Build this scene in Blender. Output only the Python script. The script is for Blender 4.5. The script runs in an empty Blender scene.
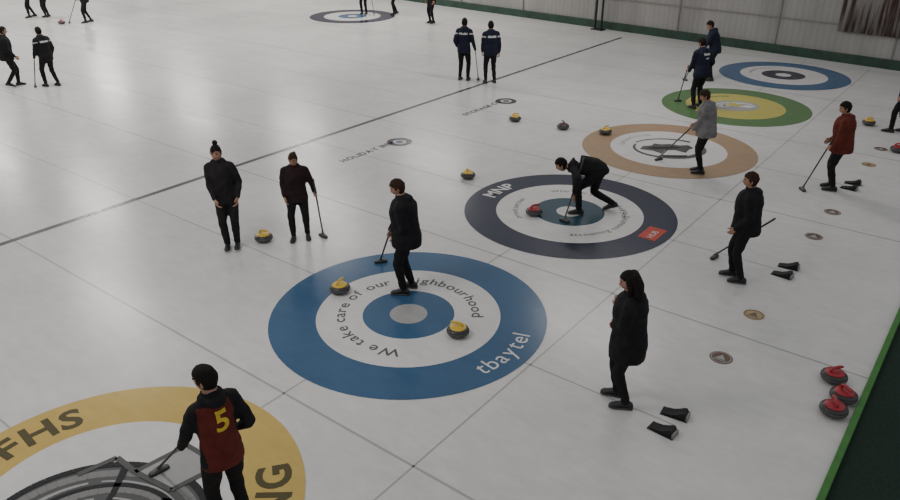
import bpy, bmesh, math, random
import numpy as np
from mathutils import Vector, Matrix, kdtree, noise
from mathutils.bvhtree import BVHTree
random.seed(4)
SC=bpy.context.scene
COL=SC.collection
PI=math.pi
def rad(a): return a*PI/180.0
# ---------------------------------------------------------------- materials
def newmat(name):
    m=bpy.data.materials.new(name); m.use_nodes=True
    nt=m.node_tree; b=nt.nodes['Principled BSDF']
    return m,nt,b
def simple(name,col,rough=.6,metal=0.,spec=.5,var=.0,scale=20,bump=0.,bscale=60,bdist=.01):
    m,nt,b=newmat(name)
    b.inputs['Base Color'].default_value=(*col,1); b.inputs['Roughness'].default_value=rough
    b.inputs['Metallic'].default_value=metal; b.inputs['Specular IOR Level'].default_value=spec
    tc=nt.nodes.new('ShaderNodeTexCoord')
    if var>0:
        n=nt.nodes.new('ShaderNodeTexNoise'); n.inputs['Scale'].default_value=scale; n.inputs['Detail'].default_value=4
        nt.links.new(tc.outputs['Object'],n.inputs['Vector'])
        r=nt.nodes.new('ShaderNodeValToRGB')
        r.color_ramp.elements[0].position=.3; r.color_ramp.elements[1].position=.7
        r.color_ramp.elements[0].color=(*[max(0,c*(1-var)) for c in col],1)
        r.color_ramp.elements[1].color=(*[min(1,c*(1+var)) for c in col],1)
        nt.links.new(n.outputs['Fac'],r.inputs['Fac']); nt.links.new(r.outputs['Color'],b.inputs['Base Color'])
    if bump>0:
        n2=nt.nodes.new('ShaderNodeTexNoise'); n2.inputs['Scale'].default_value=bscale; n2.inputs['Detail'].default_value=3
        nt.links.new(tc.outputs['Object'],n2.inputs['Vector'])
        bp=nt.nodes.new('ShaderNodeBump'); bp.inputs['Strength'].default_value=bump; bp.inputs['Distance'].default_value=bdist
        nt.links.new(n2.outputs['Fac'],bp.inputs['Height']); nt.links.new(bp.outputs['Normal'],b.inputs['Normal'])
    return m
def icemat(name,col,col2=None,rough=.22):
    """surface of pebbled ice with colour frozen underneath"""
    m,nt,b=newmat(name)
    geo=nt.nodes.new('ShaderNodeNewGeometry')
    n=nt.nodes.new('ShaderNodeTexNoise'); n.inputs['Scale'].default_value=.35; n.inputs['Detail'].default_value=7; n.inputs['Roughness'].default_value=.66
    nt.links.new(geo.outputs['Position'],n.inputs['Vector'])
    r=nt.nodes.new('ShaderNodeValToRGB'); r.color_ramp.elements[0].position=.32; r.color_ramp.elements[1].position=.70
    c2=col2 or tuple(c*.9 for c in col)
    r.color_ramp.elements[0].color=(*c2,1); r.color_ramp.elements[1].color=(*col,1)
    nt.links.new(n.outputs['Fac'],r.inputs['Fac'])
    # worn scuffs and pebble mottling
    n4=nt.nodes.new('ShaderNodeTexNoise'); n4.inputs['Scale'].default_value=7; n4.inputs['Detail'].default_value=5; n4.inputs['Roughness'].default_value=.7
    mp4=nt.nodes.new('ShaderNodeMapping'); mp4.inputs['Scale'].default_value=(.45,1,1)
    nt.links.new(geo.outputs['Position'],mp4.inputs['Vector']); nt.links.new(mp4.outputs['Vector'],n4.inputs['Vector'])
    mr4=nt.nodes.new('ShaderNodeMapRange'); mr4.inputs['From Min'].default_value=.35; mr4.inputs['From Max'].default_value=.65; mr4.inputs['To Min'].default_value=.93; mr4.inputs['To Max'].default_value=1.03
    nt.links.new(n4.outputs['Fac'],mr4.inputs['Value'])
    mx=nt.nodes.new('ShaderNodeVectorMath'); mx.operation='SCALE'
    nt.links.new(r.outputs['Color'],mx.inputs[0]); nt.links.new(mr4.outputs['Result'],mx.inputs['Scale'])
    nt.links.new(mx.outputs['Vector'],b.inputs['Base Color'])
    n3=nt.nodes.new('ShaderNodeTexNoise'); n3.inputs['Scale'].default_value=1.0; n3.inputs['Detail'].default_value=4
    mp=nt.nodes.new('ShaderNodeMapping'); mp.inputs['Scale'].default_value=(.25,2.2,1)
    nt.links.new(geo.outputs['Position'],mp.inputs['Vector']); nt.links.new(mp.outputs['Vector'],n3.inputs['Vector'])
    mr=nt.nodes.new('ShaderNodeMapRange'); mr.inputs['To Min'].default_value=rough-.05; mr.inputs['To Max'].default_value=rough+.09
    nt.links.new(n3.outputs['Fac'],mr.inputs['Value']); nt.links.new(mr.outputs['Result'],b.inputs['Roughness'])
    b.inputs['IOR'].default_value=1.34
    n2=nt.nodes.new('ShaderNodeTexNoise'); n2.inputs['Scale'].default_value=45; n2.inputs['Detail'].default_value=2
    nt.links.new(geo.outputs['Position'],n2.inputs['Vector'])
    bp=nt.nodes.new('ShaderNodeBump'); bp.inputs['Strength'].default_value=.13; bp.inputs['Distance'].default_value=.003
    nt.links.new(n2.outputs['Fac'],bp.inputs['Height']); nt.links.new(bp.outputs['Normal'],b.inputs['Normal'])
    return m
M={}
M['ice']=icemat('ice',(.68,.665,.645),(.55,.54,.53))
M['line_dark']=icemat('line_dark',(.06,.065,.075))
M['line_faint']=icemat('line_faint',(.40,.39,.385))
M['blue']=icemat('ring_blue',(.045,.115,.22),(.036,.095,.185))
M['blue_far']=icemat('ring_blue_far',(.05,.115,.225))
M['navy']=icemat('ring_navy',(.026,.029,.055),(.02,.023,.045))
M['teal']=icemat('ring_teal',(.03,.075,.10))
M['tan']=icemat('ring_tan',(.38,.265,.17),(.33,.23,.145))
M['green']=icemat('ring_green',(.10,.20,.075),(.085,.17,.065))
M['yellow']=icemat('ring_yellow',(.52,.46,.12),(.46,.41,.10))
M['gold']=icemat('ring_gold',(.56,.40,.12),(.50,.35,.10))
M['white']=icemat('ring_white',(.69,.675,.655),(.60,.59,.58))
M['grey']=icemat('print_grey',(.10,.10,.10))
M['mgrey']=icemat('print_mid_grey',(.22,.22,.215))
M['lgrey']=icemat('print_light_grey',(.36,.36,.35))
M['black']=icemat('print_black',(.025,.025,.027))
M['redp']=icemat('print_red',(.5,.05,.03))
M['olive']=icemat('print_olive',(.09,.075,.03))
M['brownp']=icemat('print_brown',(.17,.11,.085))
M['tanp']=icemat('print_tan',(.42,.32,.16))
def cloth(n,c,rough=.85): M[n]=simple(n,c,rough,spec=.25,var=.25,scale=9,bump=.5,bscale=16,bdist=.02)
cloth('black_cloth',(.010,.010,.012)); cloth('charcoal_cloth',(.016,.014,.016)); cloth('pants_cloth',(.009,.009,.011))
cloth('dark_plum_cloth',(.022,.010,.012))
cloth('navy_cloth',(.010,.013,.028)); cloth('maroon_cloth',(.11,.018,.013)); cloth('rust_cloth',(.11,.022,.014))
cloth('grey_cloth',(.17,.165,.165)); cloth('white_patch',(.45,.45,.46)); cloth('leggings_cloth',(.014,.013,.014))
cloth('yellow_print',(.62,.45,.05))
M['skin']=simple('skin',(.36,.19,.125),.55,var=.12,scale=12)
M['lips']=simple('lips',(.25,.09,.07),.5); M['eye']=simple('eye',(.02,.015,.012),.2)
M['glove']=simple('glove',(.012,.012,.013),.7)
M['hair_dark']=simple('hair_dark',(.010,.007,.006),.75,spec=.2,var=.4,scale=50,bump=.6,bscale=90)
M['hair_brown']=simple('hair_brown',(.035,.018,.010),.75,spec=.2,var=.4,scale=50,bump=.6,bscale=90)
M['shoe']=simple('shoe',(.012,.012,.013),.5,var=.2); M['sole']=simple('sole',(.05,.05,.05),.7,var=.2)
M['sole_white']=simple('sole_white',(.5,.5,.5),.6,var=.1)
M['granite']=simple('granite',(.035,.033,.035),.35,var=.6,scale=140); M['granite_band']=simple('granite_band',(.075,.07,.075),.6,var=.4,scale=160)
M['h_yellow']=simple('handle_yellow',(.66,.44,.05),.35,var=.05); M['h_red']=simple('handle_red',(.34,.02,.03),.35,var=.05); M['h_dark']=simple('handle_dark',(.10,.03,.03),.4,var=.05)
M['rubber']=simple('rubber',(.012,.012,.012),.75,var=.3,scale=60,bump=.4,bscale=120)
M['hackmetal']=simple('hack_rim',(.25,.25,.25),.5,metal=.6,var=.1)
M['pole']=simple('broom_pole',(.03,.03,.035),.35,var=.1); M['pole_w']=simple('broom_pole_light',(.3,.3,.3),.35,var=.1)
M['brush']=simple('brush_pad',(.02,.02,.022),.8,var=.2,scale=60); M['brush_y']=simple('brush_housing',(.08,.08,.085),.5,var=.1)
# ---------------------------------------------------------------- mesh helpers
class Part:
    def __init__(s): s.v=[]; s.f=[]; s.l=[]
    def add(s,v,f,lab):
        o=len(s.v); s.v+= [Vector(p) for p in v]; s.f+=[tuple(i+o for i in q) for q in f]; s.l+=[lab]*len(f)
    def join(s,b):
        o=len(s.v); s.v+=b.v; s.f+=[tuple(a+o for a in q) for q in b.f]; s.l+=b.l
    def xf(s,mat,i0=0):
        for i in range(i0,len(s.v)): s.v[i]=mat@s.v[i]
def rings_mesh(rings):
    n=len(rings[0]); v=[p for r in rings for p in r]; f=[]
    for k in range(len(rings)-1):
        for i in range(n):
            j=(i+1)%n; f.append((k*n+i,k*n+j,(k+1)*n+j,(k+1)*n+i))
    f.append(tuple(reversed(range(n)))); f.append(tuple((len(rings)-1)*n+i for i in range(n)))
    return v,f
def tube(pts,rs,n=12,sub=5,cap=True,flat=None):
    pts=[Vector(p) for p in pts]; P=[];Rr=[]
    for i in range(len(pts)-1):
        for k in range(sub):
            t=k/sub; P.append(pts[i].lerp(pts[i+1],t)); Rr.append(rs[i]*(1-t)+rs[i+1]*t)
    P.append(pts[-1]); Rr.append(rs[-1])
    T=[]
    for i in range(len(P)):
        a=P[max(0,i-1)];b=P[min(len(P)-1,i+1)]; T.append((b-a).normalized())
    if cap:
        a0,r0,t0=P[0],Rr[0],T[0]; a1,r1,t1=P[-1],Rr[-1],T[-1]
        pre=[(a0-t0*r0*math.sin(q),r0*math.cos(q),t0) for q in (1.45,1.0,.5)]
        post=[(a1+t1*r1*math.sin(q),r1*math.cos(q),t1) for q in (.5,1.0,1.45)]
        P=[p[0] for p in pre]+P+[p[0] for p in post]; Rr=[p[1] for p in pre]+Rr+[p[1] for p in post]; T=[t0]*3+T+[t1]*3
    up=Vector((0,0,1)) if abs(T[0].z)<.9 else Vector((1,0,0))
    rings=[]; u=(up-T[0]*up.dot(T[0])).normalized()
    for p,r,t in zip(P,Rr,T):
        u=(u-t*u.dot(t)).normalized(); w=t.cross(u)
        rings.append([p+u*(r*math.cos(2*PI*i/n))+w*(r*math.sin(2*PI*i/n)) for i in range(n)])
    return rings_mesh(rings)
def lathe(prof,n=32):
    rings=[[Vector((r*math.cos(2*PI*i/n),r*math.sin(2*PI*i/n),z)) for i in range(n)] for r,z in prof]
    return rings_mesh(rings)
def box(c,s):
    x,y,z=[q/2 for q in s]; c=Vector(c)
    v=[c+Vector((a*x,b*y,d*z)) for a in (-1,1) for b in (-1,1) for d in (-1,1)]
    f=[(0,1,3,2),(4,6,7,5),(0,4,5,1),(2,3,7,6),(0,2,6,4),(1,5,7,3)]
    return v,f
def build(name,part,loc=(0,0,0),rotz=0,parent=None,smooth=True,bevel=0,recalc=True):
    me=bpy.data.meshes.new(name); me.from_pydata([tuple(v) for v in part.v],[],part.f)
    labs=[]
    for l in part.l:
        if l not in labs: labs.append(l)
    for l in labs: me.materials.append(M[l])
    idx={l:i for i,l in enumerate(labs)}
    me.polygons.foreach_set('material_index',[idx[l] for l in part.l])
    if recalc:
        bm=bmesh.new(); bm.from_mesh(me); bmesh.ops.recalc_face_normals(bm,faces=bm.faces); bm.to_mesh(me); bm.free()
    me.polygons.foreach_set('use_smooth',[smooth]*len(me.polygons)); me.update()
    o=bpy.data.objects.new(name,me); COL.objects.link(o); o.location=loc; o.rotation_euler=(0,0,rotz)
    if parent: o.parent=parent
    if bevel>0:
        b=o.modifiers.new('bevel','BEVEL'); b.width=bevel; b.segments=2; b.limit_method='ANGLE'
    return o
def empty(name,loc=(0,0,0)):
    e=bpy.data.objects.new(name,None); COL.objects.link(e); e.location=loc; e.empty_display_size=.3; return e
def flat(name,polys,mat,z,parent=None,loc=(0,0,0)):
    p=Part()
    for q in polys:
        a=sum(q[i][0]*q[(i+1)%len(q)][1]-q[(i+1)%len(q)][0]*q[i][1] for i in range(len(q)))
        if a<0: q=q[::-1]
        p.add([(x,y,z) for x,y in q],[tuple(range(len(q)))],mat)
    return build(name,p,loc,parent=parent,smooth=False,recalc=False)
def annulus(r0,r1,n=96):
    out=[]
    for i in range(n):
        a=2*PI*i/n;b=2*PI*(i+1)/n
        if r0<=0: out.append([(0,0),(r1*math.cos(a),r1*math.sin(a)),(r1*math.cos(b),r1*math.sin(b))])
        else: out.append([(r0*math.cos(a),r0*math.sin(a)),(r1*math.cos(a),r1*math.sin(a)),(r1*math.cos(b),r1*math.sin(b)),(r0*math.cos(b),r0*math.sin(b))])
    return out
_ch={}
def glyph(ch,bold=0.0):
    key=(ch,bold)
    if key in _ch: return _ch[key]
    cu=bpy.data.curves.new('g','FONT'); cu.body=ch; cu.size=1; cu.offset=bold; cu.resolution_u=4
    o=bpy.data.objects.new('g',cu); COL.objects.link(o)
    bpy.context.view_layer.update()
    me=bpy.data.meshes.new_from_object(o.evaluated_get(bpy.context.evaluated_depsgraph_get()))
    v=[tuple(q.co) for q in me.vertices]; f=[tuple(p.vertices) for p in me.polygons]
    bpy.data.objects.remove(o); bpy.data.meshes.remove(me); bpy.data.curves.remove(cu)
    xs=[q[0] for q in v] or [0,.3]
    x0,x1=min(xs),max(xs)
    _ch[key]=([(q[0]-x0,q[1]) for q in v],f,x1-x0); return _ch[key]
def flip_up(v,f):
    out=[]
    for q in f:
        a=sum(v[q[i]][0]*v[q[(i+1)%len(q)]][1]-v[q[(i+1)%len(q)]][0]*v[q[i]][1] for i in range(len(q)))
        out.append(q if a>0 else q[::-1])
    return out
def arc_text(name,s,r,start,size,cw,mat,z,parent,bold=0.,gap=.12,stretch=1.0):
    p=Part(); th=rad(start)
    for ch in s:
        if ch==' ': th+=(-1 if cw else 1)*.33*size*stretch/r; continue
        v,f,w=glyph(ch,bold)
        da=(w*stretch)*size/r
        thc=th+(-da/2 if cw else da/2)
        rot=thc-PI/2 if cw else thc+PI/2
        c,s_=math.cos(rot),math.sin(rot); vv=[]
        for x,y in v:
            X=(x-w/2)*size*stretch; Y=(y-.35)*size
            vv.append((r*math.cos(thc)+X*c-Y*s_, r*math.sin(thc)+X*s_+Y*c))
        f2=flip_up(vv,f)
        p.add([(a,b,z) for a,b in vv],f2,mat)
        th+=(-1 if cw else 1)*(da+gap*size*stretch/r)
    return build(name,p,parent=parent,smooth=False,recalc=False)
def line_text(name,s,x,y,rot,size,mat,z,parent=None,bold=0.):
    p=Part(); cx=0; c,s_=math.cos(rot),math.sin(rot)
    for ch in s:
        if ch==' ': cx+=.33*size; continue
        v,f,w=glyph(ch,bold)
        vv=[(x+(cx+a*size)*c-b*size*s_, y+(cx+a*size)*s_+b*size*c) for a,b in v]
        p.add([(a,b,z) for a,b in vv],flip_up(vv,f),mat); cx+=(w+.12)*size
    return build(name,p,parent=parent,smooth=False,recalc=False)
# ---------------------------------------------------------------- floor
W=4.31
XE=5.15
p=Part(); p.add([(-46,-16,0),(XE,-16,0),(XE,24,0),(-46,24,0)],[(0,1,2,3)],'ice')
build('floor',p,smooth=False,recalc=False)
def strip(name,x0,y0,x1,y1,w,mat,z):
    d=Vector((x1-x0,y1-y0)).normalized(); n=Vector((-d.y,d.x))*(w/2)
    return flat(name,[[(x0-n.x,y0-n.y),(x1-n.x,y1-n.y),(x1+n.x,y1+n.y),(x0+n.x,y0+n.y)]],mat,z)
e_lines=empty('ice_line_markings')
def pl(o): o.parent=e_lines
pl(strip('hog_line',-6.5,-15,-6.5,19.8,.115,'line_dark',.003))
pl(strip('far_hog_line',-37,-15,-37,21,.105,'line_dark',.003))
for k in range(-3,5):
    pl(strip('centre_line_%d'%(k+4),-40,k*W,3.7,k*W,.02,'line_faint',.0015))
for k in range(-3,5):
    pl(strip('divider_line_%d'%(k+4),-40,k*W+W/2,XE,k*W+W/2,.028,'line_faint',.0015))
pl(strip('tee_line',0,-15,0,19.8,.02,'line_faint',.0015))
pl(strip('back_line',1.9,-15,1.9,19.6,.02,'line_faint',.0015))
# ---------------------------------------------------------------- houses
RO,RM,RI=1.829,1.22,.61
def house(k,cols,x=0,button=.2):
    e=empty('curling_house',(x,k*W,0))
    for i,(r0,r1,c) in enumerate(cols):
        flat('ring_%d'%(i+1),annulus(r0,r1),c,.004,parent=e)
    return e
def art(name,polys,mat,z,parent,ang=52.4-15,s=1.0,off=(0,0)):
    a=rad(ang); c,s_=math.cos(a),math.sin(a)
    out=[[((x*s)*c-(y*s)*s_+off[0],(x*s)*s_+(y*s)*c+off[1]) for x,y in q] for q in polys]
    return flat(name,out,mat,z,parent=parent)
def band(pts,w0,w1=None):
    w1=w0 if w1 is None else w1; out=[]; n=len(pts)
    for i in range(n-1):
        a=Vector(pts[i]);b=Vector(pts[i+1]); d=(b-a).normalized(); nn=Vector((-d.y,d.x))
        wa=w0+(w1-w0)*i/(n-1); wb=w0+(w1-w0)*(i+1)/(n-1)
        out.append([tuple(a+nn*wa),tuple(a-nn*wa),tuple(b-nn*wb),tuple(b+nn*wb)])
    return out
def arcp(cx,cy,r,a0,a1,n=16,ry=None):
    ry=ry or r
    return [(cx+r*math.cos(rad(a0+(a1-a0)*i/n)),cy+ry*math.sin(rad(a0+(a1-a0)*i/n))) for i in range(n+1)]
h=house(0,[(RM,RO,'blue'),(RI,RM,'white'),(.25,RI,'blue'),(0,.25,'lgrey')])
arc_text('lettering_slogan','We take care of our neighbourhood',.92,-56,.225,True,'grey',.006,h,bold=.012,gap=.13,stretch=1.12)
arc_text('lettering_sponsor','tbaytel',1.54,-18,.33,False,'white',.006,h,bold=.0,gap=.10)
h=house(1,[(RM+.05,RO,'navy'),(RI,RM+.05,'white'),(.22,RI,'teal'),(0,.22,'white')])
arc_text('lettering_sponsor','MNP',1.54,191,.36,True,'white',.006,h,bold=.025,gap=.1)
arc_text('lettering_slogan_upper','Wherever business takes you',.95,140,.15,True,'grey',.006,h)
arc_text('lettering_slogan_lower','accounting consulting tax',.95,-60,.15,False,'grey',.006,h)
arc_text('lettering_slogan_left','proud partner',.95,235,.15,True,'grey',.006,h)
flat('sponsor_patch',[[(1.38,-.22),(1.68,-.22),(1.68,.28),(1.38,.28)]],'redp',.006,parent=h)
line_text('sponsor_patch_text','HUB',1.60,-.14,PI/2,.15,'white',.008,h,bold=.0)
h=house(2,[(RM,RO,'tan'),(0,RM,'white')])
arc_text('lettering_club','CURLING CLUB',.98,205,.16,True,'lgrey',.006,h,bold=.01)
art('emblem_swoosh',band(arcp(0,.0,.72,150,370,24,.62),.02,.10)+band(arcp(0,.0,.78,40,140,14,.66),.05,.02),'grey',.006,h)
art('emblem_bear',[[(-.62,-.05),(-.5,.16),(-.3,.2),(-.22,.34),(-.08,.28),(.12,.30),(.3,.2),(.5,.22),(.56,.02),(.42,-.1),(.3,-.3),(.12,-.12),(-.1,-.14),(-.22,-.34),(-.36,-.16)]],'grey',.0065,h)
art('emblem_bear_shade',[[(-.45,.04),(-.28,.12),(-.1,.1),(.1,.14),(.3,.06),(.16,-.02),(-.1,-.04),(-.3,-.06)],[(-.3,-.44),(.3,-.46),(.22,-.56),(-.22,-.55)]],'black',.0078,h)
h=house(3,[(RM,RO,'green'),(0,RM,'yellow')])
arc_text('lettering_club','GARDEN CENTRE',.95,205,.17,True,'green',.006,h,bold=.01)
art('emblem_field',[arcp(0,0,.62,0,360,30,.5)[:-1]],'lgrey',.006,h)
art('emblem_wheat',band(arcp(0,-.5,.75,50,130,12,.8),.05,.02)+band(arcp(.1,-.1,.4,20,160,12,.3),.04)+[[(-.5,.0),(-.3,.12),(-.1,.0),(-.3,-.12)],[(.05,-.1),(.3,.05),(.52,-.1),(.3,-.22)]],'white',.0072,h)
art('emblem_leaf',[[(-.2,.05),(0,.36),(.2,.05),(.1,-.05),(-.1,-.05)]],'yellow',.0085,h)
h=house(4,[(RM,RO,'blue_far'),(RI,RM,'white'),(.22,RI,'navy'),(0,.22,'white')])
arc_text('lettering_sponsor','recreation and parks',.95,200,.16,True,'grey',.006,h)
h=house(4,[(RM,RO,'navy'),(RI,RM,'white'),(.2,RI,'blue_far'),(0,.2,'white')],x=-17.9)
# school house with mascot artwork
h=house(-1,[(RM,RO,'gold'),(0,RM,'white')])
arc_text('lettering_school','FHS',1.53,190,.46,True,'olive',.006,h,bold=.03,gap=.12,stretch=1.05)
arc_text('lettering_team','VIKING',1.53,-3,.46,False,'olive',.006,h,bold=.03,gap=.1,stretch=1.0)
art('artwork_fill',[arcp(0,-.25,1.0,-20,200,30,.82)],'grey',.006,h)
art('artwork_helmet_light',band(arcp(0,-.25,.90,20,165,24,.70),.04,.05)+band(arcp(.05,-.25,.62,10,172,20,.48),.03,.05)+band(arcp(.0,-.3,.36,10,170,16,.3),.04),'mgrey',.0075,h)
art('artwork_highlights',band(arcp(-.02,-.25,.77,25,100,16,.59),.02,.010)+band(arcp(.02,-.25,.77,112,168,12,.6),.015,.03)+band(arcp(.02,-.28,.5,20,90,12,.4),.025,.01)+band(arcp(0,-.28,.5,105,165,12,.4),.012,.03)+[[(-.35,-.3),(-.1,-.12),(.02,-.3),(-.12,-.42)],[(.2,-.28),(.42,-.16),(.5,-.34),(.3,-.42)]],'lgrey',.009,h)
art('artwork_lines',band(arcp(0,-.25,1.0,-20,200,30,.82),.035)+band(arcp(.03,-.25,.70,12,170,20,.54),.028,.02)+band([(-.6,.05),(-.52,-.3),(-.6,-.6)],.05,.02)+band([(0,.55),(.02,.2),(.0,-.1)],.04,.02)+band([(.55,.12),(.52,-.2),(.62,-.5)],.05,.02)+[[(-.28,-.26),(-.12,-.2),(-.1,-.3),(-.22,-.34)],[(.26,-.26),(.4,-.22),(.4,-.32),(.3,-.35)]],'black',.0105,h)
art('artwork_banner',[[(.12,.46),(.5,.84),(.92,.56),(.55,.22)]],'lgrey',.012,h)
art('artwork_banner_outline',band([(.12,.46),(.5,.84),(.92,.56),(.55,.22),(.12,.46)],.028)+band([(-.42,.42),(-.14,.66),(.12,.46)],.03),'grey',.0135,h)
# small targets and sponsor words across the lanes
for (tx,ty,y0,wd) in ((-4.9,5.43,3.72,'HOLIDAY INN'),(-4.93,9.72,8.0,'STORAGE CO')):
    e=empty('sponsor_ice_logo',(0,0,0))
    o=flat('logo_ring',[[(x+tx,y+ty) for x,y in q] for q in annulus(.15,.28,40)],'black',.004,parent=e)
    flat('logo_dot',[[(x+tx,y+ty) for x,y in q] for q in annulus(0,.09,30)],'blue',.004,parent=e)
    line_text('logo_words',wd,tx-.02,y0,PI/2,.22,'grey',.004,e,bold=.03)
for i,(k,s) in enumerate([(0,1),(1,-1),(1,1),(2,-1),(2,1),(3,-1),(3,1),(4,-1)]):
    y=k*W+s*1.53; e=empty('hack_hole_cover',(3.65,y,0))
    a,b=(('brownp','lgrey') if i%3!=1 else ('tanp','brownp'))
    flat('cover_disc',annulus(0,.135,40),a,.004,parent=e); flat('cover_rim',annulus(.108,.12,40),b,.0055,parent=e)
    flat('cover_emblem',[[(-.06,-.04),(.0,.07),(.06,-.04)],[(-.07,-.07),(.07,-.07),(.07,-.055),(-.07,-.055)]],b,.0055,parent=e)
# ---------------------------------------------------------------- hacks (rubber footholds)
def hack(x,y,rot=0):
    p=Part(); rings=[]
    secs=[(-.12,.016,.055),(-.09,.022,.062),(-.03,.03,.062),(.03,.055,.062),(.075,.085,.06),(.11,.095,.055),(.13,.06,.05)]
    for xx,hh,ww in secs:
        r=[]
        for i in range(14):
            t=i/13; yy=-ww+2*ww*t; dish=-.25*hh*math.sin(PI*t)
            r.append(Vector((xx,yy,hh+dish)))
        r+= [Vector((xx,ww,0)),Vector((xx,-ww,0))]
        rings.append(r)
    v,f=rings_mesh(rings); p.add(v,f,'rubber')
    v,f=box((.135,0,.03),(.02,.13,.06)); p.add(v,f,'hackmetal')
    v,f=box((0,0,.004),(.29,.15,.008)); p.add(v,f,'rubber')
    return build('foot_hack',p,(x,y,0),rot,smooth=False)
for k in (-1,0,1,2,4):
    for s in (-.165,.165): hack(3.63,k*W+s,rad(6 if s>0 else -4))
# ---------------------------------------------------------------- stones
def stone(x,y,c,rot):
    p=Part()
    v,f=lathe([(.001,0),(.055,0),(.065,.004),(.105,.014),(.132,.032),(.142,.046)],36); p.add(v,f,'granite')
    v,f=lathe([(.1418,.044),(.1455,.052),(.146,.062),(.1455,.073),(.1418,.081)],36); p.add(v,f,'granite_band')
    v,f=lathe([(.142,.079),(.136,.092),(.118,.105),(.09,.113),(.06,.115),(.001,.115)],36); p.add(v,f,'granite')
    v,f=lathe([(.104,.108),(.106,.117),(.095,.126),(.05,.131),(.001,.132)],30); p.add(v,f,c)
    v,f=tube([(-.055,0,.12),(-.06,0,.15),(-.045,0,.172),(-.01,0,.18),(.05,0,.18),(.085,0,.176)],[.018,.016,.016,.017,.019,.014],10,4); p.add(v,f,c)
    return build('curling_stone',p,(x,y,.005),rad(rot))
for x,y,c,r in ((-3.29,.29,'h_yellow',20),(-1.14,-.14,'h_yellow',100),(.83,-.01,'h_yellow',200),(-.41,3.81,'h_red',60),(-2.37,4.55,'h_yellow',-30),
    (-3.75,8.34,'h_yellow',30),(-2.51,8.48,'h_dark',140),(-1.55,8.73,'h_yellow',70),(3.07,13.17,'h_yellow',10),(-25.89,8.59,'h_red',0),
    (4.83,1.86,'h_red',50),(5.0,1.54,'h_red',-40),(4.97,1.22,'h_red',120),(3.96,11.39,'h_red',0)):
    stone(x,y,c,r)
# ---------------------------------------------------------------- people
def sphere(n=32,m=22):
    v=[];f=[]
    for j in range(m+1):
        t=PI*j/m
        for i in range(n):
            a=2*PI*i/n; v.append(Vector((math.sin(t)*math.cos(a),math.sin(t)*math.sin(a),math.cos(t))))
    for j in range(m):
        for i in range(n):
            k=(i+1)%n; f.append((j*n+i,(j+1)*n+i,(j+1)*n+k,j*n+k))
    return v,f
def ell(c,r,n=14,m=10):
    v,f=sphere(n,m); return [Vector(c)+Vector((q.x*r[0],q.y*r[1],q.z*r[2])) for q in v],f
def headshape(q,hair=0.):
    x,y,z=q
    X,Y,Z=.100*x,.078*y,.122*z
    if z<0:
        t=-z; Y*=1-.34*t*t; 
        if x<0: X*=1-.42*t
        else: X*=1-.10*t
    if x<0 and z>0: X*=1.05
    if hair==0 and x>0:
        g=lambda cy,cz,sy,sz: math.exp(-((y-cy)/sy)**2-((z-cz)/sz)**2)
        X+=.026*g(0,-.16,.13,.17)-.010*g(.33,.08,.16,.13)-.010*g(-.33,.08,.16,.13)+.006*g(0,.25,.5,.12)+.007*g(0,-.47,.22,.09)+.011*g(0,-.86,.35,.16)
    return Vector((X,Y,Z))
def head_part(kind,hairmat):
    P=Part()
    v,f=sphere(); P.add([headshape(q) for q in v],f,'skin')
    for s in (-1,1):
        v,f=ell((.079,s*.030,.012),(.011,.014,.009),10,8); P.add(v,f,'eye')
        v,f=ell((-.004,s*.077,-.006),(.018,.010,.031),12,8); P.add(v,f,'skin')
        v,f=tube([(.083,s*.045,.030),(.093,s*.03,.036),(.094,s*.016,.033)],[.004,.005,.004],6,2); P.add(v,f,hairmat)
    v,f=ell((.090,0,-.055),(.010,.022,.006),12,8); P.add(v,f,'lips')
    hv,hf=sphere(36,26)
    def keep(q):
        x,y,z=q
        if z>.62: return True
        if x>.28: return z>.42+.10*math.sin(5*y)
        if x>-.05: return z>.05 or (abs(y)>.5 and z>-.15 and x<.1) or kind in('long',)
        return z>-.62
    sc=1.10
    vv=[]
    for q in hv:
        w=headshape(q,1.)*sc; k=1+.035*noise.noise(q*4.0)+ (.03 if q.z>.5 else 0)
        if kind=='short': k+=.02*noise.noise(q*9)
        vv.append(w*k)
    ff=[a for a in hf if keep((hv[a[0]]+hv[a[2]])/2)]
    inner=[w*.90 for w in vv]
    P.add(vv,ff,hairmat); P.add(inner,[a[::-1] for a in ff],hairmat)
    if kind=='bun':
        v,f=ell((-.03,0,.155),(.042,.042,.038),14,10); v=[q*(1+.03*noise.noise(q*60)) for q in v]; P.add(v,f,hairmat)
        v,f=tube([(-.02,0,.10),(-.03,0,.14)],[.03,.025],10,3); P.add(v,f,hairmat)
    if kind=='pony':
        v,f=tube([(-.10,0,.06),(-.14,0,.05),(-.155,0,-.02),(-.145,0,-.10),(-.13,0,-.17)],[.02,.03,.032,.026,.010],10,4); P.add(v,f,hairmat)
    if kind=='long':
        for yy,xx in ((-.05,-.055),(0,-.065),(.05,-.055)):
            v,f=tube([(xx,yy,.05),(xx-.02,yy*1.3,-.06),(xx-.005,yy*1.7,-.15),(xx+.025,yy*1.8,-.23),(xx+.06,yy*1.6,-.29)],[.058,.062,.06,.045,.015],12,4); P.add(v,f,hairmat)
        for s in (-1,1):
            v,f=tube([(-.01,s*.068,.06),(0,s*.083,-.05),(.025,s*.092,-.14),(.06,s*.09,-.22)],[.034,.036,.030,.010],10,4); P.add(v,f,hairmat)
    return P
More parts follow.
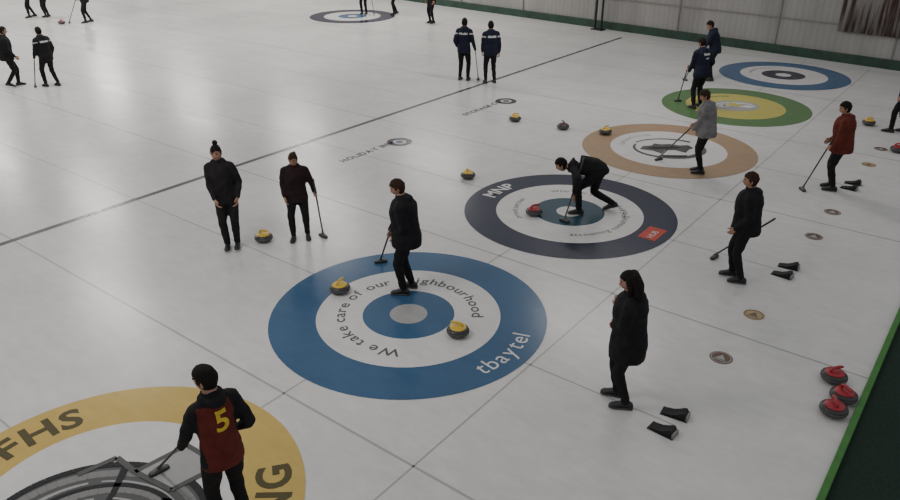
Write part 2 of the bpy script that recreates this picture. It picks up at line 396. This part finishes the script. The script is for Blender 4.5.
def hand_part(side,curl,mat,grip=False):
    P=Part(); n=12; rings=[]
    for x,w,t in ((-.012,.024,.019),(.01,.027,.018),(.035,.037,.017),(.06,.041,.015),(.085,.040,.013),(.094,.036,.010)):
        rings.append([Vector((x,w*math.cos(2*PI*i/n),t*math.sin(2*PI*i/n))) for i in range(n)])
    v,f=rings_mesh(rings); P.add(v,f,mat)
    for k,(y,L,r) in enumerate(((.030,.074,.0088),(.0105,.083,.0090),(-.0095,.077,.0086),(-.0285,.060,.0078))):
        y*=side; pts=[Vector((.082,y,0)),Vector((.094,y,-.001))]; a=0; seg=(L*.46,L*.30,L*.24)
        for j,sg in enumerate(seg):
            a+=curl*(1.0,1.05,.75)[j]*(1+.06*k)
            pts.append(pts[-1]+Vector((math.cos(a)*sg,0,-math.sin(a)*sg)))
        v,f=tube(pts,[r,r*1.05,r,r*.92,r*.75],8,2); P.add(v,f,mat)
    if grip: pts=[(.018,.026*side,-.004),(.040,.043*side,-.022),(.068,.044*side,-.042),(.090,.032*side,-.050)]
    else: pts=[(.018,.026*side,-.004),(.042,.048*side,-.014),(.070,.060*side,-.022),(.094,.062*side,-.026)]
    v,f=tube(pts,[.013,.0125,.011,.0085],8,3); P.add(v,f,mat)
    return P
def shoe_part(soleM):
    P=Part(); n=14; secs=((-.085,.022,.05),(-.075,.034,.075),(-.03,.040,.10),(.02,.040,.105),(.07,.043,.08),(.12,.049,.06),(.16,.046,.05),(.185,.03,.038),(.195,.014,.028))
    rings=[]
    for x,w,h in secs:
        rings.append([Vector((x,w*math.cos(2*PI*i/n),max(.018,.018+(h-.018)*(.5+.62*math.sin(2*PI*i/n)))) ) for i in range(n)])
    v,f=rings_mesh(rings); P.add(v,f,'shoe'); rings=[]
    for x,w,h in secs:
        rings.append([Vector((x,(w+.004)*math.cos(2*PI*i/n),.011+.011*max(-1,min(1,1.6*math.sin(2*PI*i/n))))) for i in range(n)])
    v,f=rings_mesh(rings); P.add(v,f,soleM)
    return P
def ik(S,T,a,b,hint):
    d=T-S; L=min(d.length,(a+b)*.992); L=max(L,abs(a-b)+.02); n=d.normalized(); T2=S+n*L
    ca=(a*a+L*L-b*b)/(2*a*L); ca=max(-1,min(1,ca)); h=(hint-n*hint.dot(n)).normalized()
    return S+n*(a*ca)+h*(a*math.sqrt(1-ca*ca)),T2
def frame(x,y):
    z=x.cross(y); return Matrix(((x.x,y.x,z.x,0),(x.y,y.y,z.y,0),(x.z,y.z,z.z,0),(0,0,0,1)))
def broom(top,brush,polem='pole'):
    top=Vector(top);brush=Vector(brush); d=(top-brush).normalized(); P=Part()
    b0=brush+Vector((0,0,.05))
    v,f=tube([b0,b0+(top-b0)*.5,top],[.0125,.0135,.0145],10,3); P.add([q-brush for q in v],f,polem)
    hx=Vector((-d.y,d.x,0)); hx=hx.normalized() if hx.length>.01 else Vector((1,0,0)); hy=Vector((-hx.y,hx.x,0))
    n=18
    def pad(z,wx,wy): return [hx*(wx*math.copysign(abs(math.cos(2*PI*i/n))**.5,math.cos(2*PI*i/n)))+hy*(wy*math.copysign(abs(math.sin(2*PI*i/n))**.5,math.sin(2*PI*i/n)))+Vector((0,0,z)) for i in range(n)]
    v,f=rings_mesh([pad(0.001,.098,.032),pad(.012,.102,.036),pad(.022,.102,.036)]); P.add(v,f,'brush')
    v,f=rings_mesh([pad(.022,.098,.034),pad(.036,.09,.030),pad(.045,.05,.024),pad(.058,.026,.02)]); P.add(v,f,'brush_y')
    v,f=tube([Vector((0,0,.045)),Vector((0,0,.05))+d*.06],[.02,.017],10,2); P.add(v,f,'brush_y')
    return build('curling_broom',P,tuple(brush),0)
CAMX,CAMY=5.566,-6.325
def person(pos,phi,h=1.72,feet=((0,.1),(0,-.1)),fyaw=(0,0),lean=3,pelv=(0,0),hz=None,head=(0,0),hands=None,grips=(None,None),jacket='black_cloth',pants='pants_cloth',
           hair='short',hairc='hair_dark',glove='skin',hem=.80,bulk=1.06,deep=1.2,hood=True,patch=None,vox=.014,soleM='sole',broom_=None,heel=(0,0),elbow=(None,None),number=None,name='curler',slim=1.,roll=0):
    px,py=pos; az=math.atan2(py-CAMY,px-CAMX); H=az-PI/2+rad(phi)
    k=h/1.75
    c,s=math.cos(rad(phi)),math.sin(rad(phi))
    def v2b(v):
        v=Vector(v) if len(v)==3 else Vector((v[0],v[1],0))
        return Vector((v.x*c+v.y*s,-v.x*s+v.y*c,v.z))
    def b2w(v): 
        return Vector((px+v.x*math.cos(H)-v.y*math.sin(H),py+v.x*math.sin(H)+v.y*math.cos(H),v.z))
    A=Part(); E=Part()
    fb=[Vector((a[0],a[1],0)) for a in feet]
    mid=(fb[0]+fb[1])/2
    PZ=(hz if hz else .93)*k
    Pv=Vector((mid.x+pelv[0],mid.y+pelv[1],PZ))
    L=rad(lean); rl=rad(roll)
    dr=lambda a: Vector((math.sin(a),math.sin(rl)*math.cos(a),math.cos(a)*math.cos(rl))).normalized()
    d0,d1,d2=dr(L*.45),dr(L*.8),dr(L)
    wst=Pv+d0*.16*k; che=wst+d1*.20*k; sho=che+d2*.14*k; nb=sho+d2*.055*k
    def ring(cn,d,w,dp,ox=0,n=20):
        fx=(Vector((1,0,0))-d*d.x).normalized(); yy=d.cross(fx)
        cc=cn+fx*ox
        return [cc+fx*(dp*math.cos(2*PI*i/n))+yy*(w*math.copysign(abs(math.sin(2*PI*i/n))**.85,math.sin(2*PI*i/n))) for i in range(n)]
    B=bulk*k*slim; Q=B*deep
    hemd=(.93-hem)*k
    dh=dr(L*.2)
    secs=[ring(Pv-dh*hemd,dh,.182*B,.132*Q),ring(Pv-dh*hemd*.5,dh,.185*B,.134*Q),ring(Pv,d0,.178*B,.132*Q),ring(Pv.lerp(wst,.5),d0,.168*B,.124*Q),ring(wst,d0,.160*B,.120*Q,.005),ring(wst.lerp(che,.5),d1,.168*B,.122*Q,.008),
          ring(che,d1,.180*B,.126*Q,.006),ring(che.lerp(sho,.5),d2,.184*B,.118*Q),ring(sho-d2*.015,d2,.168*B,.098*Q),ring(sho+d2*.018*k,d2,.125*B,.082*Q,.003),ring(nb,d2,.085*k,.082*k,.004),ring(nb+d2*.045*k,d2,.070*k,.074*k,.012)]
    v,f=rings_mesh(secs); A.add(v,f,'@torso')
    hy,hp=rad(head[0]),rad(head[1])
    nd=dr(L*.6+hp*.4)
    hc=nb+nd*.140*k+Vector((.018,0,0))*k
    v,f=tube([sho,nb+nd*.09*k],[.056*k,.054*k],12,4); A.add(v,f,'skin')
    if hood:
        fx=(Vector((1,0,0))-d2*d2.x).normalized()
        pts=[nb+Vector((0,-.085*k,0))+fx*(.02*k)+d2*.01]+[nb-fx*.085*k-d2*.02*k+Vector((0,-.05*k,0)),nb-fx*.105*k-d2*.035*k,nb-fx*.085*k-d2*.02*k+Vector((0,.05*k,0))]+[nb+Vector((0,.085*k,0))+fx*.02*k+d2*.01]
        v,f=tube(pts,[.028*k,.046*k,.060*k,.046*k,.028*k],12,4); A.add(v,f,jacket)
    v,f=ell(Pv-Vector((0,0,.03*k)),(.125*k*slim,.158*k*slim,.12*k),18,12); A.add(v,f,pants)
    for i,sg in ((0,1),(1,-1)):
        hip=Pv+Vector((0,sg*.088*k,-.02*k)); ank=fb[i]+Vector((0,0,.085*k+heel[i]))
        fd=Vector((math.cos(rad(fyaw[i])),math.sin(rad(fyaw[i])),0))
        kn,an=ik(hip,ank,.43*k,.42*k,fd+Vector((0,sg*.08,0)))
        v,f=tube([hip,hip.lerp(kn,.35),kn,kn.lerp(an,.35),an.lerp(kn,.05)],[.104*k*slim,.096*k*slim,.070*k*slim,.066*k*slim,.052*k],14,4); A.add(v,f,pants)
        sp=shoe_part(soleM)
        mt=Matrix.Translation(Vector((an.x,an.y,an.z-.085*k)))@Matrix.Rotation(rad(fyaw[i]),4,'Z')@Matrix.Rotation(math.atan2(heel[i],.16) ,4,'Y')@Matrix.Scale(k,4)
        sp.xf(mt); zmin=min(q.z for q in sp.v)
        if zmin<.006:
            for q in sp.v: q.z+=.006-zmin
        E.join(sp)
    if hands is None: hands=(None,None)
    if broom_: 
        bt=v2b(broom_[0]); bb=v2b(broom_[1]); bb.z=.007; pd=(bt-bb).normalized()
    for i,sg in ((0,1),(1,-1)):
        S=sho+Vector((0,sg*.165*B,0))-d2*.03*k
        S0=sho+Vector((0,sg*.10*B,0))-d2*.012*k
        hint=Vector((-1,sg*.35,-.35)) if elbow[i] is None else Vector(elbow[i])
        if grips[i] is not None:
            b0=bb+Vector((0,0,.05)); G=b0+(bt-b0)*grips[i]; fdir=(G-S).normalized(); pd=(bt-b0).normalized()
            for it in range(4):
                xx=(fdir-pd*fdir.dot(pd)).normalized(); yy=pd
                sd=1
                R=frame(xx,yy)
                if (R.to_3x3()@Vector((0,0,-1))).y*sg>0:
                    R=frame(xx,-yy); sd=-1
                wr=G-(R.to_3x3()@Vector((.092,0,-.026)))*k
                el,wr2=ik(S,wr,.29*k,.25*k,hint); fdir=(wr2-el).normalized()
            hp_=hand_part(sd,1.05,glove,True); hp_.xf(Matrix.Translation(wr2)@R@Matrix.Scale(k,4))
        else:
            if hands[i] is None: T=S+Vector((.03,sg*.05,-.50))*k
            else: T=v2b(hands[i])
            el,wr2=ik(S,T,.29*k,.25*k,hint); fdir=(wr2-el).normalized()
            inward=Vector((0,-sg,0)); zz=-(inward-fdir*inward.dot(fdir)).normalized()
            yy=zz.cross(fdir).normalized(); R=frame(fdir,yy)
            sd=1 if yy.x+.3*yy.z>0 else -1
            hp_=hand_part(sd,.42,glove); hp_.xf(Matrix.Translation(wr2+fdir*.01*k)@R@Matrix.Scale(k,4))
        E.join(hp_)
        v,f=tube([S0,S,S.lerp(el,.5),el,el.lerp(wr2,.5),wr2],[.062*B,.068*B,.064*B,.056*B,.050*B,.037*B],14,4); A.add(v,f,jacket)
    Hp=head_part(hair,hairc)
    R=Matrix.Rotation(hy,4,'Z')@Matrix.Rotation(L*.35+hp,4,'Y')
    Hp.xf(Matrix.Translation(hc)@R@Matrix.Scale(k,4))
    E.join(Hp)
    me=bpy.data.meshes.new('tmp'); me.from_pydata([tuple(q) for q in A.v],[],A.f)
    bm=bmesh.new(); bm.from_mesh(me); bmesh.ops.recalc_face_normals(bm,faces=bm.faces); bm.to_mesh(me); bm.free()
    ob=bpy.data.objects.new('tmp',me); COL.objects.link(ob)
    r=ob.modifiers.new('r','REMESH'); r.mode='VOXEL'; r.voxel_size=vox
    sm=ob.modifiers.new('s','SMOOTH'); sm.factor=.5; sm.iterations=4
    bpy.context.view_layer.update()
    rm=bpy.data.meshes.new_from_object(ob.evaluated_get(bpy.context.evaluated_depsgraph_get()))
    bpy.data.objects.remove(ob)
    vlab=[None]*len(A.v)
    for q,l in zip(A.f,A.l):
        for a in q: vlab[a]=l
    kd=kdtree.KDTree(len(A.v))
    for i,q in enumerate(A.v): kd.insert(q,i)
    kd.balance()
    V=[q.co.copy() for q in rm.vertices]; F=[tuple(q.vertices) for q in rm.polygons]
    D=Part()
    labs=[]
    for q in F:
        cc=Vector((0,0,0))
        for a in q: cc+=V[a]
        cc/=len(q); l=vlab[kd.find(cc)[1]]
        t=(cc-Pv).dot(dh)
        if l=='@torso': l=jacket if t>-hemd-.012 else pants
        elif l==pants and t>-hemd-.002: l=jacket
        if l=='skin' and (cc-nb).dot(nd)<.03*k: l=jacket
        if patch and l==jacket:
            rel=cc-che; zz=rel.dot(d2); back=rel.x-d2.x*zz<0
            pl_=patch(back,cc.y/k,zz/k)
            if pl_: l=pl_
        labs.append(l)
    for q in V:
        q+= Vector((noise.noise(q*12+Vector((5,0,0))),noise.noise(q*12+Vector((0,7,0))),0))*.009
    D.v=V; D.f=F; D.l=labs
    if number:
        bvh=BVHTree.FromPolygons([tuple(q) for q in V],F)
        v,f,w=glyph(number,.02); sz=.27*k
        bm=bmesh.new(); vs=[bm.verts.new((a,b,0)) for a,b in v]
        for q in f:
            try: bm.faces.new([vs[a] for a in q])
            except: pass
        bmesh.ops.subdivide_edges(bm,edges=bm.edges,cuts=2,use_grid_fill=True)
        bmesh.ops.triangulate(bm,faces=bm.faces)
        pts=[];bm.verts.index_update()
        for q in bm.verts:
            o_=Vector((-1,-(q.co.x-w/2)*sz,che.z+.02*k+(q.co.y-.35)*sz)); hit=bvh.ray_cast(o_,Vector((1,0,0)))
            pts.append((hit[0] if hit[0] else Vector((-.1,o_.y,o_.z)))+Vector((-.006,0,0)))
        fs=[tuple(a.index for a in q.verts) for q in bm.faces]; bm.free()
        o=len(E.v); E.v+=pts; E.f+=[tuple(a+o for a in q) for q in fs]; E.l+=['yellow_print']*len(fs)
    D.join(E)
    ob=build(name,D,(px,py,0),H)
    if broom_: broom(b2w(bt),b2w(bb),broom_[2] if len(broom_)>2 else 'pole')
    return ob
def back_patch(back,y,z):
    if back and abs(y)<.12 and .02<z<.07: return 'white_patch'
    if abs(y)>.17 and .02<z<.06: return 'white_patch'
    return None
def team_patch(back,y,z):
    if back and abs(y)<.10 and .03<z<.08: return 'white_patch'
    if back and abs(y)<.05 and -.06<z<-.02: return 'white_patch'
    return None
def jersey(back,y,z):
    if abs(y)>.165 and z>-.45: return 'black_cloth'
    if z>.15: return 'black_cloth'
    if y<-.12 and z>-.12+(-y-.1)*-2: return 'black_cloth'
    return None
# foreground player seen from behind, number 5
person((1.165,-3.72),112,1.72,feet=((.0,.12),(0,-.12)),lean=5,head=(35,12),jacket='maroon_cloth',hem=.82,hair='short',patch=jersey,number='5',glove='glove',
       broom_=((-.28,.22,.93),(-.60,1.0,0)),grips=(.93,None),hands=(None,(.16,.18,.97)),vox=.012,hood=True,elbow=((-.6,.5,-.4),(-.6,-.3,-.6)),bulk=1.0,deep=1.1)
# long-hair parka
person((3.07,.02),180,1.63,feet=((-.05,.11),(.06,-.09)),fyaw=(5,-5),lean=4,head=(5,14),hem=.66,bulk=1.2,deep=1.32,hair='long',hands=((-.14,-.03,1.20),(-.12,.10,.98)),jacket='black_cloth',vox=.013,elbow=((-.2,.6,-1),(-.6,-.5,-.6)))
# hoodie on the blue house
person((-.38,.45),168,1.68,feet=((.05,.09),(-.02,-.12)),lean=7,head=(10,20),hair='short',hairc='hair_brown',bulk=1.18,deep=1.36,jacket='black_cloth',
       broom_=((-.22,-.02,.98),(-.41,.92,0)),grips=(None,.82),hands=((-.16,-.06,.88),None),vox=.014,hem=.76)
# bun
person((-3.49,-.15),262,1.70,feet=((0,.07),(.02,-.08)),lean=2,head=(-8,5),roll=-4,hair='bun',jacket='charcoal_cloth',pants='leggings_cloth',soleM='sole_white',hands=((.16,-.17,.90),(-.17,-.17,.90)),elbow=((-.8,.45,0),(-.8,-.45,0)),slim=.95,hem=.80,vox=.015)
# short sweeper beside
person((-2.90,.74),265,1.48,feet=((0,.10),(.05,-.12)),fyaw=(8,-8),lean=7,head=(-10,12),hair='pony',hairc='hair_brown',jacket='dark_plum_cloth',hood=True,
       broom_=((.26,-.10,1.02),(.34,-.05,0)),grips=(.66,None),hands=(None,(-.20,-.12,.78)),vox=.015,bulk=1.12)
# bending sweeper on navy house
person((.34,4.53),184,1.70,feet=((.24,.12),(-.36,-.13)),lean=112,pelv=(.02,0),hz=.78,head=(0,-8),hair='short',jacket='black_cloth',hood=False,heel=(0,.05),bulk=1.14,
       broom_=((-.22,-.16,1.04),(-.45,-.50,0)),grips=(.46,None),hands=(None,(-.32,-.02,.28)),elbow=((-.3,1,.2),(-.3,-.6,.2)),vox=.014,hem=.88)
# grey hoodie
person((1.10,7.60),182,1.66,feet=((.0,.10),(.02,-.09)),lean=9,head=(5,28),hair='short',hairc='hair_brown',jacket='grey_cloth',bulk=1.16,deep=1.34,
       broom_=((-.24,-.05,.98),(-.85,.48,0)),grips=(.8,.93),vox=.016,hem=.80)
# rust jacket
person((3.38,8.25),184,1.66,feet=((.0,.11),(.03,-.09)),lean=6,head=(8,14),hair='short',jacket='rust_cloth',bulk=1.18,deep=1.36,
       broom_=((-.18,-.16,.98),(-.48,-.34,0)),grips=(.85,None),hands=(None,(-.2,.1,.92)),vox=.016,hem=.78)
# black jacket right of centre
person((3.15,3.62),184,1.64,feet=((-.04,.10),(.08,-.10)),lean=3,head=(4,6),hair='short',hairc='hair_brown',jacket='black_cloth',bulk=1.18,deep=1.36,
       broom_=((.33,.30,.90),(-.38,.58,0)),grips=(None,.72),hands=((-.14,-.18,.86),None),vox=.015,hem=.80,elbow=(None,(-1,-.3,-.2)))
# right-edge figure
person((3.70,12.95),178,1.70,feet=((.12,.10),(-.14,-.10)),lean=6,hair='short',jacket='navy_cloth',vox=.02)
# navy pair at the hog line
person((-7.20,10.91),75,1.74,feet=((0,.12),(0,-.12)),lean=3,hair='short',jacket='navy_cloth',patch=back_patch,vox=.02,broom_=((.30,.05,1.02),(.42,.02,0),'pole_w'),grips=(None,.85),hands=((-.2,.1,.95),None))
person((-6.39,11.08),105,1.72,feet=((0,.13),(0,-.13)),lean=3,hair='short',jacket='navy_cloth',patch=back_patch,vox=.02,hands=((-.24,.12,.86),(.24,.1,.86)),bulk=1.14)
# navy jackets at the green / far blue house
person((-.70,12.14),135,1.74,feet=((-.02,.15),(.05,-.14)),lean=12,head=(10,15),hair='short',jacket='navy_cloth',patch=team_patch,vox=.018,bulk=1.18,
       broom_=((-.36,.15,1.02),(-.5,.5,0)),grips=(.85,None),hands=(None,(.1,.3,.95)))
person((-1.5,15.3),190,1.70,feet=((.02,.14),(0,-.14)),lean=22,head=(0,20),hair='short',jacket='navy_cloth',patch=team_patch,vox=.02,bulk=1.12,
       broom_=((-.38,0,.98),(-.7,-.3,0)),grips=(.85,.6))
# walkers at upper left
person((-16.78,2.55),5,1.66,feet=((.14,.09),(-.14,-.09)),heel=(0,.05),hz=.91,lean=6,hair='short',jacket='black_cloth',vox=.022,hands=((-.1,.2,.85),(.2,-.15,.85)),bulk=1.12,deep=1.3)
person((-16.00,3.24),120,1.64,feet=((.08,.12),(-.12,-.12)),hz=.91,lean=6,hair='short',jacket='black_cloth',patch=back_patch,vox=.022,bulk=1.12,broom_=((-.24,.1,1.0),(-.42,.1,0)),grips=(.8,None))
# distant players
person((-28.6,8.7),200,1.75,feet=((.15,.1),(-.15,-.1)),hz=.91,lean=5,jacket='black_cloth',vox=.03)
person((-28.1,9.1),150,1.70,lean=5,jacket='black_cloth',vox=.03)
person((-25.4,9.5),190,1.75,feet=((.15,.1),(-.1,-.1)),hz=.91,lean=8,jacket='black_cloth',vox=.03,broom_=((-.3,0,1.0),(-.75,.1,0)),grips=(.85,.65))
person((-17.9,17.98),250,1.75,lean=3,jacket='navy_cloth',vox=.03,broom_=((.3,-.1,1.0),(.42,-.1,0)),grips=(.85,None))
person((-16.8,18.83),200,1.72,feet=((.12,.12),(-.08,-.12)),hz=.91,lean=5,jacket='black_cloth',vox=.03)
person((-14.09,17.98),220,1.75,lean=3,jacket='black_cloth',vox=.03)
# ---------------------------------------------------------------- walls, edges
def wallmat(name,base):
    m,nt,b=newmat(name); b.inputs['Roughness'].default_value=.7
    tc=nt.nodes.new('ShaderNodeTexCoord'); w=nt.nodes.new('ShaderNodeTexWave'); w.bands_direction='X'; w.inputs['Scale'].default_value=1.6; w.inputs['Distortion'].default_value=0
    nt.links.new(tc.outputs['Object'],w.inputs['Vector'])
    n=nt.nodes.new('ShaderNodeTexNoise'); n.inputs['Scale'].default_value=.8; n.inputs['Detail'].default_value=6
    mp=nt.nodes.new('ShaderNodeMapping'); mp.inputs['Scale'].default_value=(1.5,1,.35); nt.links.new(tc.outputs['Object'],mp.inputs['Vector']); nt.links.new(mp.outputs['Vector'],n.inputs['Vector'])
    r=nt.nodes.new('ShaderNodeValToRGB'); r.color_ramp.elements[0].position=.3; r.color_ramp.elements[1].position=.7
    r.color_ramp.elements[0].color=(*[c*.75 for c in base],1); r.color_ramp.elements[1].color=(*base,1)
    nt.links.new(n.outputs['Fac'],r.inputs['Fac']); nt.links.new(r.outputs['Color'],b.inputs['Base Color'])
    bp=nt.nodes.new('ShaderNodeBump'); bp.inputs['Strength'].default_value=.35; bp.inputs['Distance'].default_value=.02
    nt.links.new(w.outputs['Fac'],bp.inputs['Height']); nt.links.new(bp.outputs['Normal'],b.inputs['Normal'])
    return m
M['wall']=wallmat('wall_panel',(.33,.32,.305))
M['seam']=simple('wall_seam',(.22,.215,.20),.7,var=.15)
M['dgreen']=simple('kick_board_green',(.018,.05,.032),.6,var=.3,scale=3)
M['carpet']=simple('walkway_carpet',(.006,.022,.013),.95,var=.3,scale=30,bump=.3,bscale=200)
M['bgreen']=simple('edge_green',(.045,.18,.03),.6,var=.15,scale=6)
m,nt,b=newmat('stained_curtain'); M['curtain']=m
tc=nt.nodes.new('ShaderNodeTexCoord'); mp=nt.nodes.new('ShaderNodeMapping'); mp.inputs['Scale'].default_value=(6,1,.45)
n=nt.nodes.new('ShaderNodeTexNoise'); n.inputs['Scale'].default_value=1.5; n.inputs['Detail'].default_value=5
r=nt.nodes.new('ShaderNodeValToRGB'); r.color_ramp.elements[0].position=.42; r.color_ramp.elements[0].color=(.06,.03,.025,1); r.color_ramp.elements[1].position=.60; r.color_ramp.elements[1].color=(.25,.235,.225,1)
nt.links.new(tc.outputs['Object'],mp.inputs['Vector']); nt.links.new(mp.outputs['Vector'],n.inputs['Vector']); nt.links.new(n.outputs['Fac'],r.inputs['Fac']); nt.links.new(r.outputs['Color'],b.inputs['Base Color']); b.inputs['Roughness'].default_value=.8
wa=math.atan2(19.97-21.62,2.67+13.18)
WL=(-13.18,21.72,0)
P=Part(); v,f=box((-2,0.10,3),(62,.2,6)); P.add(v,f,'wall')
ow=build('wall_side',P,WL,wa,smooth=False)
P=Part(); v,f=box((-2,-.06,.14),(62,.12,.28)); P.add(v,f,'dgreen')
o=build('baseboard_side',P,WL,wa,smooth=False,bevel=.01)
for i,(z,hh) in enumerate(((1.15,.03),(2.3,.04),(3.6,.04))):
    P=Part(); v,f=box((-2,-.02,z),(62,.04,hh)); P.add(v,f,'seam'); build('trim_%d'%(i+1),P,WL,wa,smooth=False)
for i in range(14):
    P=Part(); v,f=box((-24+i*3.6,-.02,3),(.05,.04,6)); P.add(v,f,'seam'); build('trim_%d'%(i+4),P,WL,wa,smooth=False)
P=Part(); n=84; vs=[]
for z in (.95,3.6):
    for i in range(n): vs.append((13.9+i*.05,-.11+.03*math.sin(i*.9),z))
P.add(vs,[(i,i+1,n+i+1,n+i) for i in range(n-1)],'curtain')
o=build('stained_curtain',P,WL,wa); so=o.modifiers.new('s','SOLIDIFY'); so.thickness=.02
P=Part()
for dx in (0,.28):
    v,f=tube([(dx,0,.04),(dx,0,2.4)],[.04,.04],10,2); P.add(v,f,'rubber')
v,f=tube([(0,0,1.2),(.28,0,1.2)],[.025,.025],8,2); P.add(v,f,'rubber')
v,f=box((.14,0,.02),(.5,.3,.04)); P.add(v,f,'rubber')
build('scoreboard_stand',P,(-8.1,20.75,0),wa)
P=Part(); v,f=box((-46.1,4,3),(.2,40,6)); P.add(v,f,'wall'); build('wall_end',P,smooth=False)
P=Part(); v,f=box((XE+.035,3,.02),(.07,36,.06)); P.add(v,f,'bgreen'); build('trim_edge',P,smooth=False,bevel=.008)
P=Part(); v,f=box((XE+2.57,3,-.02),(5,36,.05)); P.add(v,f,'carpet'); build('floor_walkway',P,smooth=False)
# ---------------------------------------------------------------- lights
def area(x,y,z,sx,sy,en,col=(1,.955,.90)):
    l=bpy.data.lights.new('arena_light','AREA'); l.shape='RECTANGLE'; l.size=sx; l.size_y=sy; l.energy=en; l.color=col
    o=bpy.data.objects.new('arena_light',l); COL.objects.link(o); o.location=(x,y,z)
for x,ys,en in ((-41,(-4,7,18),620),(-32,(-4,7,18),420),(-23,(-4,7,18),380),(-15,(3,12,19),280),(-2.5,(-4,11),190)):
    for y in ys:
        area(x,y,6.8,3.5,.6,en)
w=bpy.data.worlds.new('World'); SC.world=w; w.use_nodes=True
bg=w.node_tree.nodes['Background']; bg.inputs[0].default_value=(.97,.98,1,1); bg.inputs[1].default_value=.45
# ---------------------------------------------------------------- camera
cam=bpy.data.cameras.new('camera'); co=bpy.data.objects.new('camera',cam); COL.objects.link(co)
cam.sensor_width=36; cam.clip_end=200
cam.lens=737*36/900
co.location=(5.566,-6.325,5.13)
th=rad(127.6); pt=.4615
fwd=Vector((math.cos(th)*math.cos(pt),math.sin(th)*math.cos(pt),-math.sin(pt)))
co.rotation_euler=fwd.to_track_quat('-Z','Y').to_euler()
SC.camera=co
